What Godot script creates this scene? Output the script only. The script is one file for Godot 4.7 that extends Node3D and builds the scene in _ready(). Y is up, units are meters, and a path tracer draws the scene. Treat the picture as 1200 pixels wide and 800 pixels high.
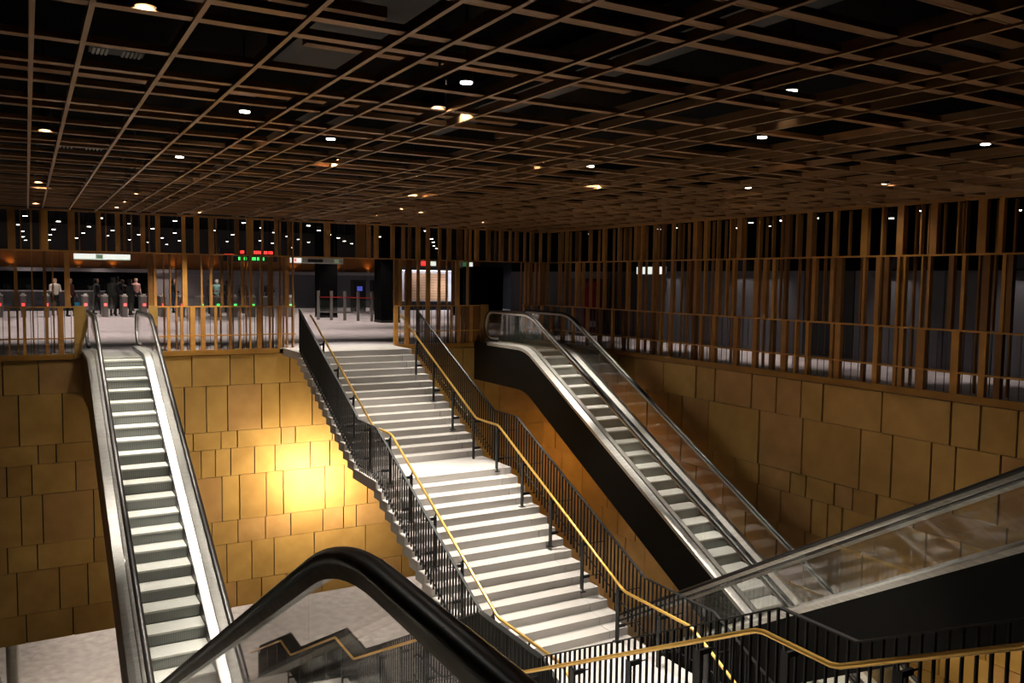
extends Node3D
# World: x to the right, y up (upper concourse floor at 0), "d" = distance away from the viewer's side (world z = -d).
const WALL_D := 21.92      # plane of the far gold wall and its slatted screen
const WALL_X := 13.67      # plane of the right gold wall and its slatted screen
const LOW_Y := -10.1       # lowest floor
const COURSES := [-0.14, -0.90, -2.06, -2.50, -3.20, -4.35, -4.95, -5.95, -6.62]
var M := {}
var box_cache := {}
var used := {}
var rng := RandomNumberGenerator.new()

# ---------------------------------------------------------------- helpers
func V(x, y, d) -> Vector3:
	return Vector3(x, y, -d)

func numbered(n: String) -> String:
	if not used.has(n):
		used[n] = 0
		return n
	used[n] += 1
	return "%s_%03d" % [n, used[n]]

func org(n) -> Vector3:
	var p := Vector3.ZERO
	while n != null and n != self:
		p += n.position
		n = n.get_parent()
	return p

func thing(called: String, label: String, category: String, at: Vector3, group := "") -> Node3D:
	var o := Node3D.new()
	o.name = numbered(called)
	add_child(o, true)
	o.position = at
	o.set_meta("label", label)
	o.set_meta("category", category)
	if group != "":
		o.set_meta("group", group)
	return o

func tag(o, label: String, category: String, group := ""):
	o.set_meta("label", label)
	o.set_meta("category", category)
	if group != "":
		o.set_meta("group", group)

func put(parent, called: String, mesh: Mesh, mat, at := Vector3.ZERO, basis := Basis()) -> MeshInstance3D:
	# "at" in world coordinates
	var o := MeshInstance3D.new()
	if parent == self:
		o.name = numbered(called)
	else:
		o.name = called
	o.mesh = mesh
	if mat != null:
		o.material_override = mat
	parent.add_child(o, true)
	o.transform = Transform3D(basis, at - org(parent))
	o.cast_shadow = GeometryInstance3D.SHADOW_CASTING_SETTING_ON
	return o

func bmesh(sx: float, sy: float, sz: float) -> BoxMesh:
	var k := "%.3f_%.3f_%.3f" % [sx, sy, sz]
	if not box_cache.has(k):
		var b := BoxMesh.new()
		b.size = Vector3(sx, sy, sz)
		box_cache[k] = b
	return box_cache[k]

func bx(parent, called: String, x0: float, x1: float, y0: float, y1: float, d0: float, d1: float, mat) -> MeshInstance3D:
	return put(parent, called, bmesh(absf(x1 - x0), absf(y1 - y0), absf(d1 - d0)), mat, V((x0 + x1) / 2, (y0 + y1) / 2, (d0 + d1) / 2))

func structure(called: String, x0: float, x1: float, y0: float, y1: float, d0: float, d1: float, mat) -> MeshInstance3D:
	var o := bx(self, called, x0, x1, y0, y1, d0, d1, mat)
	o.set_meta("kind", "structure")
	return o

func beam(parent, called: String, a: Vector3, b: Vector3, w: float, h: float, mat) -> MeshInstance3D:
	# straight bar a..b (world), w across, h high
	var l := (b - a).length()
	var z := (b - a) / l
	var x := Vector3.UP.cross(z)
	if x.length() < 0.01:
		x = Vector3.RIGHT
	x = x.normalized()
	var y := z.cross(x)
	return put(parent, called, bmesh(w, h, snappedf(l, 0.01)), mat, (a + b) / 2, Basis(x, y, z))

func tube_mesh(pts: Array, r: float, o: Vector3, sides := 10) -> ArrayMesh:
	var st := SurfaceTool.new()
	st.begin(Mesh.PRIMITIVE_TRIANGLES)
	st.set_smooth_group(0)
	var rings := []
	var n := pts.size()
	for i in n:
		var t: Vector3
		if i == 0:
			t = (pts[1] - pts[0]).normalized()
		elif i == n - 1:
			t = (pts[n - 1] - pts[n - 2]).normalized()
		else:
			t = ((pts[i] - pts[i - 1]).normalized() + (pts[i + 1] - pts[i]).normalized()).normalized()
		var u := t.cross(Vector3.RIGHT)
		if u.length() < 0.05:
			u = t.cross(Vector3.UP)
		u = u.normalized()
		var v := t.cross(u)
		var ring := []
		for k in sides:
			var a := TAU * k / sides
			ring.append(pts[i] - o + u * cos(a) * r + v * sin(a) * r)
		rings.append(ring)
	for i in n - 1:
		for k in sides:
			var k2 := (k + 1) % sides
			quad(st, rings[i][k], rings[i][k2], rings[i + 1][k2], rings[i + 1][k])
	for e in [0, n - 1]:
		for k in range(1, sides - 1):
			for p in [rings[e][0], rings[e][k], rings[e][k + 1]]:
				st.add_vertex(p)
	st.generate_normals()
	return st.commit()

func quad(st: SurfaceTool, a: Vector3, b: Vector3, c: Vector3, d: Vector3):
	for p in [a, b, c, a, c, d]:
		st.add_vertex(p)

func tube(parent, called: String, pts: Array, r: float, mat, sides := 10) -> MeshInstance3D:
	return put(parent, called, tube_mesh(pts, r, pts[0], sides), mat, pts[0])

func sweep(path: Array, sec: Array, o: Vector3, turn := false, smooth := false, closed := true) -> ArrayMesh:
	# path: Vector2(d, y); sec: Vector2(x, offset). turn: the section follows the path's normal
	var st := SurfaceTool.new()
	st.begin(Mesh.PRIMITIVE_TRIANGLES)
	st.set_smooth_group(0 if smooth else 4294967295)
	var rings := []
	var n := path.size()
	for i in n:
		var nrm := Vector2(0, 1)
		if turn:
			var t: Vector2 = (path[mini(i + 1, n - 1)] - path[maxi(i - 1, 0)]).normalized()
			nrm = Vector2(-t.y, t.x)
		var ring := []
		for q in sec:
			var p: Vector2 = path[i] + nrm * q.y
			ring.append(V(q.x, p.y, p.x) - o)
		rings.append(ring)
	var m := sec.size()
	for i in n - 1:
		for k in (m if closed else m - 1):
			var k2 := (k + 1) % m
			quad(st, rings[i][k], rings[i + 1][k], rings[i + 1][k2], rings[i][k2])
	if closed:
		for e in [0, n - 1]:
			for k in range(1, m - 1):
				for p in [rings[e][0], rings[e][k], rings[e][k + 1]]:
					st.add_vertex(p)
	st.generate_normals()
	return st.commit()

# ---------------------------------------------------------------- materials
func noise_tex(size: int, freq: float, c0: Color, c1: Color, sd: int, oct := 4, sx := 1.0, sy := 1.0) -> ImageTexture:
	var n := FastNoiseLite.new()
	n.seed = sd
	n.frequency = freq
	n.fractal_octaves = oct
	var im := Image.create(size, size, true, Image.FORMAT_RGB8)
	for j in size:
		for i in size:
			# blend for a seamless tile
			var u := float(i) / size
			var v := float(j) / size
			var a := n.get_noise_2d(i * sx, j * sy)
			var b := n.get_noise_2d((i - size) * sx, j * sy)
			var c := n.get_noise_2d(i * sx, (j - size) * sy)
			var e := n.get_noise_2d((i - size) * sx, (j - size) * sy)
			var t: float = lerpf(lerpf(a, b, u), lerpf(c, e, u), v) * 0.9 + 0.5
			im.set_pixel(i, j, c0.lerp(c1, clampf(t, 0, 1)))
	im.generate_mipmaps()
	return ImageTexture.create_from_image(im)

func mat(col: Color, rough: float, metal := 0.0, tex = null, scale := 1.0) -> StandardMaterial3D:
	var m := StandardMaterial3D.new()
	m.albedo_color = col
	m.roughness = rough
	m.metallic = metal
	if tex != null:
		m.albedo_texture = tex
		m.uv1_triplanar = true
		m.uv1_world_triplanar = true
		m.uv1_scale = Vector3(scale, scale, scale)
	return m

func glow(col: Color, e: float) -> StandardMaterial3D:
	var m := StandardMaterial3D.new()
	m.albedo_color = Color(0.8, 0.8, 0.8)
	m.emission_enabled = true
	m.emission = col
	m.emission_energy_multiplier = e
	return m

func make_materials():
	var t_conc := noise_tex(256, 0.03, Color(0.80, 0.80, 0.80), Color(1, 1, 1), 3, 5)
	var t_speck := noise_tex(256, 0.2, Color(0.82, 0.82, 0.82), Color(1, 1, 1), 5, 3)
	var t_metal := noise_tex(256, 0.012, Color(0.86, 0.84, 0.80), Color(1, 1, 1), 9, 4)
	var t_brush := noise_tex(256, 0.05, Color(0.82, 0.82, 0.82), Color(1, 1, 1), 12, 3, 0.15, 2.5)
	M.tread = mat(Color(0.77, 0.75, 0.73), 0.75, 0.0, t_speck, 1.6)
	M.concrete = mat(Color(0.70, 0.67, 0.63), 0.8, 0.0, t_conc, 0.5)
	M.floor = mat(Color(0.76, 0.73, 0.74), 0.45, 0.0, t_conc, 0.35)
	M.low_floor = mat(Color(0.68, 0.66, 0.63), 0.6, 0.0, t_conc, 0.3)
	M.gold = []
	for c in [Color(0.78, 0.62, 0.36), Color(0.80, 0.64, 0.37), Color(0.75, 0.59, 0.34), Color(0.77, 0.60, 0.38)]:
		M.gold.append(mat(c, 0.35, 0.65, t_metal, 0.4))
	M.gold_trim = mat(Color(0.66, 0.48, 0.22), 0.4, 0.5, t_metal, 0.5)
	M.bronze = mat(Color(0.72, 0.51, 0.27), 0.45, 0.35, t_metal, 0.7)
	M.bronze_b = mat(Color(0.80, 0.58, 0.29), 0.4, 0.4, t_metal, 0.7)
	M.bronze_dark = mat(Color(0.50, 0.34, 0.17), 0.5, 0.35, t_metal, 0.7)
	M.grid = mat(Color(0.64, 0.48, 0.32), 0.5, 0.3, t_metal, 0.7)
	M.grid_b = mat(Color(0.61, 0.44, 0.27), 0.5, 0.3, t_metal, 0.6)
	M.black = mat(Color(0.055, 0.055, 0.06), 0.45, 0.0)
	M.black_steel = mat(Color(0.04, 0.04, 0.042), 0.5, 0.0)
	M.clad = mat(Color(0.055, 0.052, 0.046), 0.65, 0.0, t_brush, 0.5)
	M.void = mat(Color(0.03, 0.03, 0.032), 0.9, 0.0)
	M.void.metallic_specular = 0.1
	M.backing = mat(Color(0.10, 0.07, 0.03), 0.8, 0.0)
	M.brass = mat(Color(0.95, 0.76, 0.40), 0.28, 0.75)
	M.steel = mat(Color(0.86, 0.85, 0.82), 0.35, 0.55, t_brush, 0.8)
	M.steel_dark = mat(Color(0.42, 0.42, 0.42), 0.35, 0.8)
	M.rubber = mat(Color(0.12, 0.105, 0.095), 0.36, 0.0)
	M.plate = mat(Color(0.80, 0.79, 0.76), 0.35, 0.6, t_brush, 1.2)
	# escalator treads: fine lengthwise cleats
	var im := Image.create(64, 8, true, Image.FORMAT_RGB8)
	for i in 64:
		for j in 8:
			im.set_pixel(i, j, Color(1, 1, 1) if (i % 8) < 5 else Color(0.70, 0.70, 0.70))
	im.generate_mipmaps()
	M.esc_step = mat(Color(0.86, 0.86, 0.83), 0.5, 0.1, ImageTexture.create_from_image(im), 10.0)
	M.esc_riser = mat(Color(0.55, 0.56, 0.54), 0.55, 0.1, ImageTexture.create_from_image(im), 5.0)
	M.glass = mat(Color(0.55, 0.62, 0.58, 0.025), 0.02)
	M.glass.transparency = BaseMaterial3D.TRANSPARENCY_ALPHA
	M.dark_glass = mat(Color(0.10, 0.11, 0.13, 0.35), 0.05)
	M.dark_glass.transparency = BaseMaterial3D.TRANSPARENCY_ALPHA
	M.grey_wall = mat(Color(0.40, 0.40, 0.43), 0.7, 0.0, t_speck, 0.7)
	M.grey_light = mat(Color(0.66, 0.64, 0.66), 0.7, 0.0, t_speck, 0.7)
	M.grey_dark = mat(Color(0.16, 0.16, 0.17), 0.6)
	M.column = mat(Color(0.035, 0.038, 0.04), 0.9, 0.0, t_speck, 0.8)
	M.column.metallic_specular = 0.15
	M.clad.metallic_specular = 0.3
	M.white = mat(Color(0.85, 0.85, 0.85), 0.5)
	M.gate = mat(Color(0.52, 0.50, 0.49), 0.4, 0.5)
	M.wood = mat(Color(0.72, 0.56, 0.42), 0.6, 0.0, t_brush, 0.4)
	M.frieze = mat(Color(0.66, 0.42, 0.20), 0.5, 0.2, t_metal, 0.3)
	M.lamp = glow(Color(1.0, 0.96, 0.88), 14.0)
	M.lamp_far = glow(Color(1.0, 0.97, 0.92), 9.0)
	M.sign_glow = glow(Color(0.95, 0.97, 0.92), 0.9)
	M.sign_green = glow(Color(0.05, 0.45, 0.2), 0.5)
	M.red_glow = glow(Color(1.0, 0.10, 0.08), 2.2)
	M.green_glow = glow(Color(0.10, 1.0, 0.35), 1.6)
	M.shop_glow = glow(Color(0.95, 0.95, 1.0), 4.0)
	M.skin_people = StandardMaterial3D.new()
	M.skin_people.vertex_color_use_as_albedo = true
	M.skin_people.roughness = 0.8

# ---------------------------------------------------------------- main
func _ready():
	rng.seed = 4711
	# camera
	var cam := Camera3D.new()
	cam.name = "camera"
	add_child(cam)
	cam.fov = 43.753
	cam.near = 0.05
	cam.far = 200.0
	var yaw := 0.51846
	var pitch := 0.07255
	var roll := 0.01323
	var fwd := Vector3(sin(yaw) * cos(pitch), -sin(pitch), -cos(yaw) * cos(pitch))
	var right := Vector3(cos(yaw), 0, sin(yaw))
	var up := right.cross(fwd)
	var r2 := right * cos(roll) + up * sin(roll)
	var u2 := up * cos(roll) - right * sin(roll)
	cam.transform = Transform3D(Basis(r2, u2, -fwd), Vector3(0, 1.83, 0))
	cam.current = true
	# environment
	var we := WorldEnvironment.new()
	we.name = "world_environment"
	var env := Environment.new()
	env.background_mode = Environment.BG_COLOR
	env.background_color = Color(0, 0, 0)
	env.tonemap_mode = Environment.TONE_MAPPER_LINEAR
	env.tonemap_exposure = 1.0
	env.sdfgi_enabled = true
	env.ssao_enabled = true
	env.ssil_enabled = true
	we.environment = env
	add_child(we)
	make_materials()
	build_shell()
	build_gold_walls()
	build_ceiling()
	build_stairs()
	build_escalators()
	build_screens()
	build_hall()
	build_corridor()
	build_lamps()
	build_people()

# ---------------------------------------------------------------- room shell
func build_shell():
	# lowest floor and the slabs of the upper level
	structure("floor", -5.0, 26.0, LOW_Y - 0.3, LOW_Y, -6.0, 44.0, M.low_floor)
	structure("floor_concourse", -8.0, 26.0, -0.30, 0.0, WALL_D + 0.02, 56.0, M.floor)
	structure("floor_corridor", WALL_X + 0.02, 18.0, -0.30, 0.0, -6.0, WALL_D, M.floor)
	structure("floor_near", -5.0, WALL_X, -0.30, 0.0, -6.0, 0.3, M.floor)
	structure("floor_soffit", -5.0, 26.0, -6.62, -6.40, WALL_D + 0.2, 44.0, M.concrete)
	# the rest of the closed room
	structure("wall_left", -5.3, -5.0, LOW_Y, 4.6, -6.0, 44.0, M.grey_dark)
	structure("wall_near", -5.0, 18.0, LOW_Y, 4.6, -6.3, -6.0, M.grey_dark)
	structure("wall_below_near", -5.0, WALL_X, LOW_Y, -0.30, -0.2, 0.1, M.gold[2])
	structure("wall_below_far", -5.0, 26.0, LOW_Y, -6.40, 43.7, 44.0, M.grey_dark)
	structure("wall_below_right", 25.7, 26.0, LOW_Y, -6.40, WALL_D + 0.2, 43.7, M.grey_dark)
	var cc := structure("ceiling_void", -8.0, 26.0, 4.4, 4.6, -6.0, 56.0, M.void)
	cc.set_meta("label", "black ceiling void above the bronze grid")

func panel_wall(parent, along: Array, fixed: float, on_x: bool, courses: Array, joints: Array, lo: float, hi: float):
	for i in courses.size() - 1:
		var y1: float = courses[i] - 0.004
		var y0: float = courses[i + 1] + 0.004
		var xs: Array = [lo] + joints[i] + [hi]
		for k in xs.size() - 1:
			var a: float = xs[k]
			var b: float = xs[k + 1]
			if b - a < 0.08:
				continue
			var off := rng.randf_range(0.0, 0.018)
			var m = M.gold[rng.randi() % 4]
			if on_x:
				bx(parent, "panel", fixed - 0.03 - off, fixed + 0.02, y0, y1, a + 0.016, b - 0.016, m)
			else:
				bx(parent, "panel", a + 0.012, b - 0.012, y0, y1, fixed - 0.03 - off, fixed + 0.02, m)

func fill_joints(given: Array, lo: float, hi: float) -> Array:
	# seen joints, then irregular ones in the stretches the photograph does not show
	var out := given.duplicate()
	out.sort()
	var res := []
	var prev := lo
	out.append(hi)
	for q in out:
		while q - prev > 1.75:
			prev += rng.randf_range(0.45, 1.25)
			if q - prev < 0.35:
				break
			res.append(prev)
		if q < hi:
			res.append(q)
		prev = q
	return res

func build_gold_walls():
	# far wall: backing, panels, coping
	var w := structure("wall_back", -5.0, WALL_X, -6.62, -0.02, WALL_D + 0.02, WALL_D + 0.20, M.backing)
	var jb := [
		[-0.52, 0.18, 3.46, 4.37, 4.96, 5.87],
		[-0.23, 0.64, 3.28, 3.79, 4.30, 5.14, 5.60, 6.45],
		[0.13, 0.49, 3.47, 4.13, 4.53, 5.63, 6.00],
		[-0.50, -0.01, 0.88, 3.65, 3.99, 4.36, 4.95, 5.47, 6.40, 6.92],
		[-0.24, 0.19, 1.24, 4.14, 4.57, 5.24, 5.68, 6.79, 7.32, 7.98],
		[-0.53, 0.06, 3.89, 4.52, 5.21, 5.87, 6.73, 7.30, 7.66],
		[-0.36, 0.49, 1.08, 4.24, 4.86, 5.43, 6.49, 7.92],
		[-0.2, 0.75, 5.1, 5.75, 8.42, 8.99]]
	var js := []
	for q in jb:
		js.append(fill_joints(q, -5.0, WALL_X))
	panel_wall(w, [], WALL_D, false, COURSES, js, -5.0, WALL_X)
	# right wall
	var r := structure("wall_right", WALL_X + 0.02, WALL_X + 0.20, LOW_Y, -0.02, 0.0, WALL_D, M.backing)
	var jr := [
		[17.46, 16.3, 15.13, 14.5, 12.66, 12.0, 11.45, 10.11, 8.76, 8.25],
		[16.11, 15.6, 14.68, 11.93, 10.54, 9.86, 9.09, 8.64],
		[12.2, 11.79, 11.09, 10.66, 10.14, 9.36],
		[12.43, 11.62, 11.22, 10.88],
		[], [], [], [], [], []]
	var cr := COURSES.duplicate()
	cr.append(-7.7)
	cr.append(LOW_Y + 0.02)
	js = []
	for q in jr:
		js.append(fill_joints(q, 0.0, WALL_D))
	panel_wall(r, [], WALL_X, true, cr, js, 0.0, WALL_D)
	# copings that carry the screens
	var cb := structure("trim_1", -5.0, 5.60, -0.125, 0.0, WALL_D - 0.07, WALL_D + 0.03, M.gold_trim)
	cb.set_meta("label", "bronze coping along the top of the far gold wall")
	structure("trim_2", 8.78, 11.2, -0.125, 0.0, WALL_D - 0.07, WALL_D + 0.03, M.gold_trim)
	structure("trim_4", 5.60, 8.78, -0.02, 0.0, WALL_D - 0.06, WALL_D + 0.02, M.concrete)
	structure("trim_3", WALL_X - 0.07, WALL_X + 0.03, -0.125, 0.0, 0.3, WALL_D - 0.07, M.gold_trim)

# ---------------------------------------------------------------- ceiling grid
func build_ceiling():
	var c := Node3D.new()
	c.name = "ceiling"
	add_child(c)
	c.set_meta("kind", "structure")
	c.position = V(4.5, 3.265, 10)
	var xs := [-4.4, -3.8, -3.2, -2.9, -2.3, -1.7, -1.1, -0.5, 0.06, 0.34, 0.87, 1.41, 2.0, 2.3, 2.6, 3.2, 3.51, 4.48, 4.8, 5.5, 5.8, 6.15, 7.1, 7.45, 7.8, 8.4, 9.2, 9.5, 10.1, 10.4, 11.0, 11.6, 11.9, 12.5, 12.8, 13.4]
	for x in xs:
		bx(c, "grid_bar", x - 0.015, x + 0.015, 3.265, 3.335, -5.9, WALL_D + 0.05, M.grid)
	var ds := [-4.2, -3.0, -1.8, -0.6, 0.6, 1.5, 2.2, 2.8, 3.35, 3.75, 4.08, 4.82, 5.2, 6.1, 6.8, 7.47, 8.25, 8.6, 9.4, 10.1, 10.7, 11.05, 11.7, 12.4, 12.75, 13.5, 14.1, 14.45, 15.2, 15.8, 16.5, 16.85, 17.5, 18.2, 18.9, 19.3, 20.0, 20.6, 21.2]
	for d in ds:
		bx(c, "cross_slat", -5.0, WALL_X, 3.28, 3.322, d - 0.034, d + 0.034, M.grid_b)
		bx(c, "cross_slat", -5.0, WALL_X, 3.285, 3.315, d + 0.052, d + 0.070, M.grid)
	# upper tier of broad slats
	var dd := -4.5
	while dd < 11.0:
		var x0 := -5.0
		while x0 < WALL_X:
			var l := rng.randf_range(1.2, 4.5)
			if rng.randf() < 0.28:
				bx(c, "upper_slat", x0, minf(x0 + l, WALL_X), 3.68, 3.76, dd, dd + rng.randf_range(0.10, 0.2), M.grid_b)
			x0 += l
		dd += rng.randf_range(0.7, 1.3)
	# ducts and vents in the void
	for q in [[2.2, 3.0, 3.0, 9.0], [5.0, 5.5, 1.0, 12.0], [8.0, 8.8, 4.0, 16.0], [-1.6, -0.9, 2.0, 18.0]]:
		var o := bx(self, "air_duct", q[0], q[1], 4.0, 4.3, q[2], q[3], M.grey_dark)
		tag(o, ["dark air duct above the grid near the greenish glare", "thin dark air duct running above the middle of the grid", "dark air duct above the grid over the escalator", "dark air duct above the grid over the left edge"][used["air_duct"]], "duct")
	for q in [[0.45, 0.83, 7.25, "pale slotted air vent just above the near left of the ceiling grid"], [0.4, 0.95, 12.9, "slotted air vent above the ceiling grid towards the far left"]]:
		var v := thing("air_vent", q[3], "vent", V((q[0] + q[1]) / 2, 3.52, q[2]))
		bx(v, "frame", q[0], q[1], 3.52, 3.54, q[2] - 0.12, q[2] + 0.12, M.grey_dark)
		for k in 12:
			var xx: float = lerpf(q[0] + 0.03, q[1] - 0.03, k / 11.0)
			if k in [4, 5, 6]:
				continue
			bx(v, "slat", xx - 0.008, xx + 0.008, 3.505, 3.52, q[2] - 0.10, q[2] + 0.10, M.gate)

# ---------------------------------------------------------------- stairs
const RISE := 0.137
const GOING := 0.288

func flight(parent, x0: float, x1: float, d_first: float, y_first: float, n: int, dir: float):
	# n treads below y_first; first nosing n=1 at d_first + dir*GOING ...; dir = -1 comes towards the viewer
	for k in range(1, n + 1):
		var y := y_first - RISE * k
		var dn := d_first + dir * GOING * k
		var back := dn - dir * (GOING + 0.10)
		var sp := bx(parent, "step", x0, x1 - 0.375, y - 0.185, y, dn, back, M.tread)
		bx(sp, "step_end", x1 - 0.365, x1, y - 0.185, y, dn, back, M.tread)

func rail_y(prof: Array, d: float) -> float:
	# prof: Vector2(d, y) sorted by d
	for i in prof.size() - 1:
		if d <= prof[i + 1].x:
			var t: float = (d - prof[i].x) / maxf(prof[i + 1].x - prof[i].x, 0.001)
			return lerpf(prof[i].y, prof[i + 1].y, clampf(t, 0, 1))
	return prof[prof.size() - 1].y

func railing(label: String, prof: Array, xb: float, xg: float, xpost: float, foot: float, side: float, step_d: float, gold_end0 := 0.0, gold_end1 := 0.0, d_lo := -99.0, spacing := 0.105):
	# prof is the nosing line from low d to high d; balusters in plane xb, brass rail in plane xg
	var d0: float = prof[0].x
	var d1: float = prof[prof.size() - 1].x
	var root := thing("stair_railing", label, "railing", V(xb, prof[0].y, d0))
	for i in prof.size() - 1:
		beam(root, "top_rail", V(xb, prof[i].y + 1.05, prof[i].x), V(xb, prof[i + 1].y + 1.05, prof[i + 1].x), 0.045, 0.016, M.black_steel)
		beam(root, "bottom_rail", V(xb, prof[i].y + 0.13, prof[i].x), V(xb, prof[i + 1].y + 0.13, prof[i + 1].x), 0.02, 0.012, M.black_steel)
	var d := d0 + 0.02
	while d < d1:
		var y := rail_y(prof, d)
		var h := 1.05 - foot
		bx(root, "baluster", xb - 0.014, xb + 0.014, y + foot, y + 1.045, d - 0.008, d + 0.008, M.black_steel)
		d += spacing
	# brass handrail
	var pts := []
	if gold_end0 != 0.0:
		pts.append(V(xg, prof[0].y + 0.9, d0 - gold_end0))
	for q in prof:
		pts.append(V(xg, q.y + 0.90, q.x))
	var p2 := []
	for i in pts.size():
		# slightly eased corners
		if i == 0 or i == pts.size() - 1:
			p2.append(pts[i])
		else:
			p2.append(pts[i] + (pts[i - 1] - pts[i]).normalized() * 0.05)
			p2.append(pts[i] + (pts[i + 1] - pts[i]).normalized() * 0.05)
	tube(root, "handrail", p2, 0.024, M.brass, 12)
	# posts and brackets
	d = d0 + 0.35
	while d < d1 - 0.1:
		var y := rail_y(prof, d)
		var po := bx(root, "post", xpost - 0.012, xpost + 0.012, y - 0.04, y + 0.82, d - 0.04, d + 0.04, M.black_steel)
		var sx := signf(xb - xpost) * 0.16
		for hy in [0.20, 0.78]:
			beam(po, "bracket", V(xpost, y + hy, d), V(xpost + sx, y + hy, d), 0.03, 0.05, M.black_steel)
			beam(po, "tie_rod", V(xpost + sx, y + hy, d), V(xb, y + hy, d), 0.012, 0.012, M.black_steel)
		beam(po, "bracket", V(xpost, y + 0.80, d), V(xg, y + 0.885, d), 0.02, 0.02, M.black_steel)
		bx(po, "foot_plate", xpost - 0.05, xpost + 0.05, y - 0.06, y - 0.045, d - 0.06, d + 0.06, M.black_steel)
		d += step_d

func build_stairs():
	var z0 := 20.444
	# far staircase, comes down towards the viewer: three flights, two landings
	var s := thing("staircase", "wide pale concrete staircase descending from the far concourse between two brass handrails", "staircase", V(7.17, LOW_Y, 9.2))
	bx(s, "landing", 5.69, 8.655, -0.19, 0.0, z0, WALL_D - 0.06, M.tread)
	flight(s, 5.69, 8.655, z0, 0.0, 14, -1)
	var l1f := z0 - 14 * GOING - 1.272
	bx(s, "landing", 5.69, 8.655, -15 * RISE - 0.2, -15 * RISE, l1f, l1f + 1.272 + 0.05, M.tread)
	flight(s, 5.69, 8.655, l1f, -15 * RISE, 14, -1)
	var l2b := l1f - 14 * GOING
	bx(s, "landing", 5.69, 8.655, -30 * RISE - 0.22, -30 * RISE, 9.2, l2b + 0.05, M.tread)
	flight(s, 5.69, 8.655, 9.2, -30 * RISE, 17, -1)
	var l3b := 9.2 - 17 * GOING
	bx(s, "landing", 5.69, 8.655, -48 * RISE - 0.22, -48 * RISE, l3b - 1.2, l3b + 0.05, M.tread)
	# near staircase, goes down away from the viewer in the strip to the left
	var n := thing("staircase", "near concrete staircase mostly below the picture, seen behind the dark escalator handrail", "staircase", V(4.2, LOW_Y, 10.0))
	bx(n, "landing", 2.72, 5.66, -0.19, 0.0, 0.3, 0.5, M.tread)
	flight(n, 2.72, 5.66, 0.35, 0.0, 14, 1)
	bx(n, "landing", 2.72, 5.66, -15 * RISE - 0.2, -15 * RISE, 4.38, 5.13, M.tread)
	flight(n, 2.72, 5.66, 5.13, -15 * RISE, 14, 1)
	bx(n, "landing", 2.72, 5.66, -30 * RISE - 0.22, -30 * RISE, 9.16, 10.8, M.tread)
	flight(n, 2.72, 5.66, 10.8, -30 * RISE, 17, 1)
	bx(n, "landing", 2.72, 5.66, -48 * RISE - 0.22, -48 * RISE, 15.69, 16.8, M.tread)
	flight(n, 2.72, 5.66, 16.8, -48 * RISE, 12, 1)
	bx(n, "landing", 2.72, 5.66, -61 * RISE - 0.22, -61 * RISE, 20.2, 21.3, M.tread)
	flight(n, 2.72, 5.66, 21.3, -61 * RISE, 12, 1)
	# railings; profiles run along the nosing lines
	var far_prof := [Vector2(l3b, -48 * RISE), Vector2(9.2, -30 * RISE), Vector2(l2b - GOING, -30 * RISE), Vector2(l1f, -15 * RISE), Vector2(l1f + 1.272 - GOING, -15 * RISE), Vector2(z0, 0.0)]
	var far_left := [Vector2(l3b, -48 * RISE), Vector2(9.08, -30 * RISE), Vector2(l2b - GOING, -30 * RISE), Vector2(l1f, -15 * RISE), Vector2(l1f + 1.272 - GOING, -15 * RISE), Vector2(z0, 0.0)]
	railing("black baluster railing with brass handrail along the left side of the far staircase", far_left, 5.71, 6.00, 5.98, 0.02, 1.0, 1.05)
	railing("black baluster railing with brass handrail along the right side of the far staircase", far_prof, 8.77, 8.34, 8.32, -0.06, -1.0, 1.05)
	var near_prof := [Vector2(0.3, 0.0), Vector2(4.33, -15 * RISE), Vector2(5.13, -15 * RISE), Vector2(9.12, -30 * RISE), Vector2(10.8, -30 * RISE), Vector2(15.65, -48 * RISE), Vector2(16.8, -48 * RISE), Vector2(20.3, -61 * RISE), Vector2(21.25, -61 * RISE), Vector2(24.6, -73 * RISE)]
	railing("black baluster railing with brass handrail crossing the foreground at the lower right", near_prof, 5.67, 5.42, 5.44, -0.02, -1.0, 1.05)

# ---------------------------------------------------------------- escalators
func esc_curve(m: float, h: float, s_back: float, s_end: float) -> Array:
	# Vector2(s, y): nosing line of one escalator going down with s
	var th := atan(m)
	var r := 1.5
	var t := r * tan(th / 2)
	var pts := [Vector2(-s_back, 0.0)]
	for k in 9:
		var a := th * k / 8.0
		pts.append(Vector2(-t + r * sin(a), -r * (1 - cos(a))))
	var sb := h / m
	for k in 9:
		var a := th * (1 - k / 8.0)
		pts.append(Vector2(sb + t - r * sin(a), -h + r * (1 - cos(a))))
	pts.append(Vector2(sb + s_end, -h))
	return pts

func curve_y(c: Array, s: float) -> float:
	return rail_y(c, s)

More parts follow.
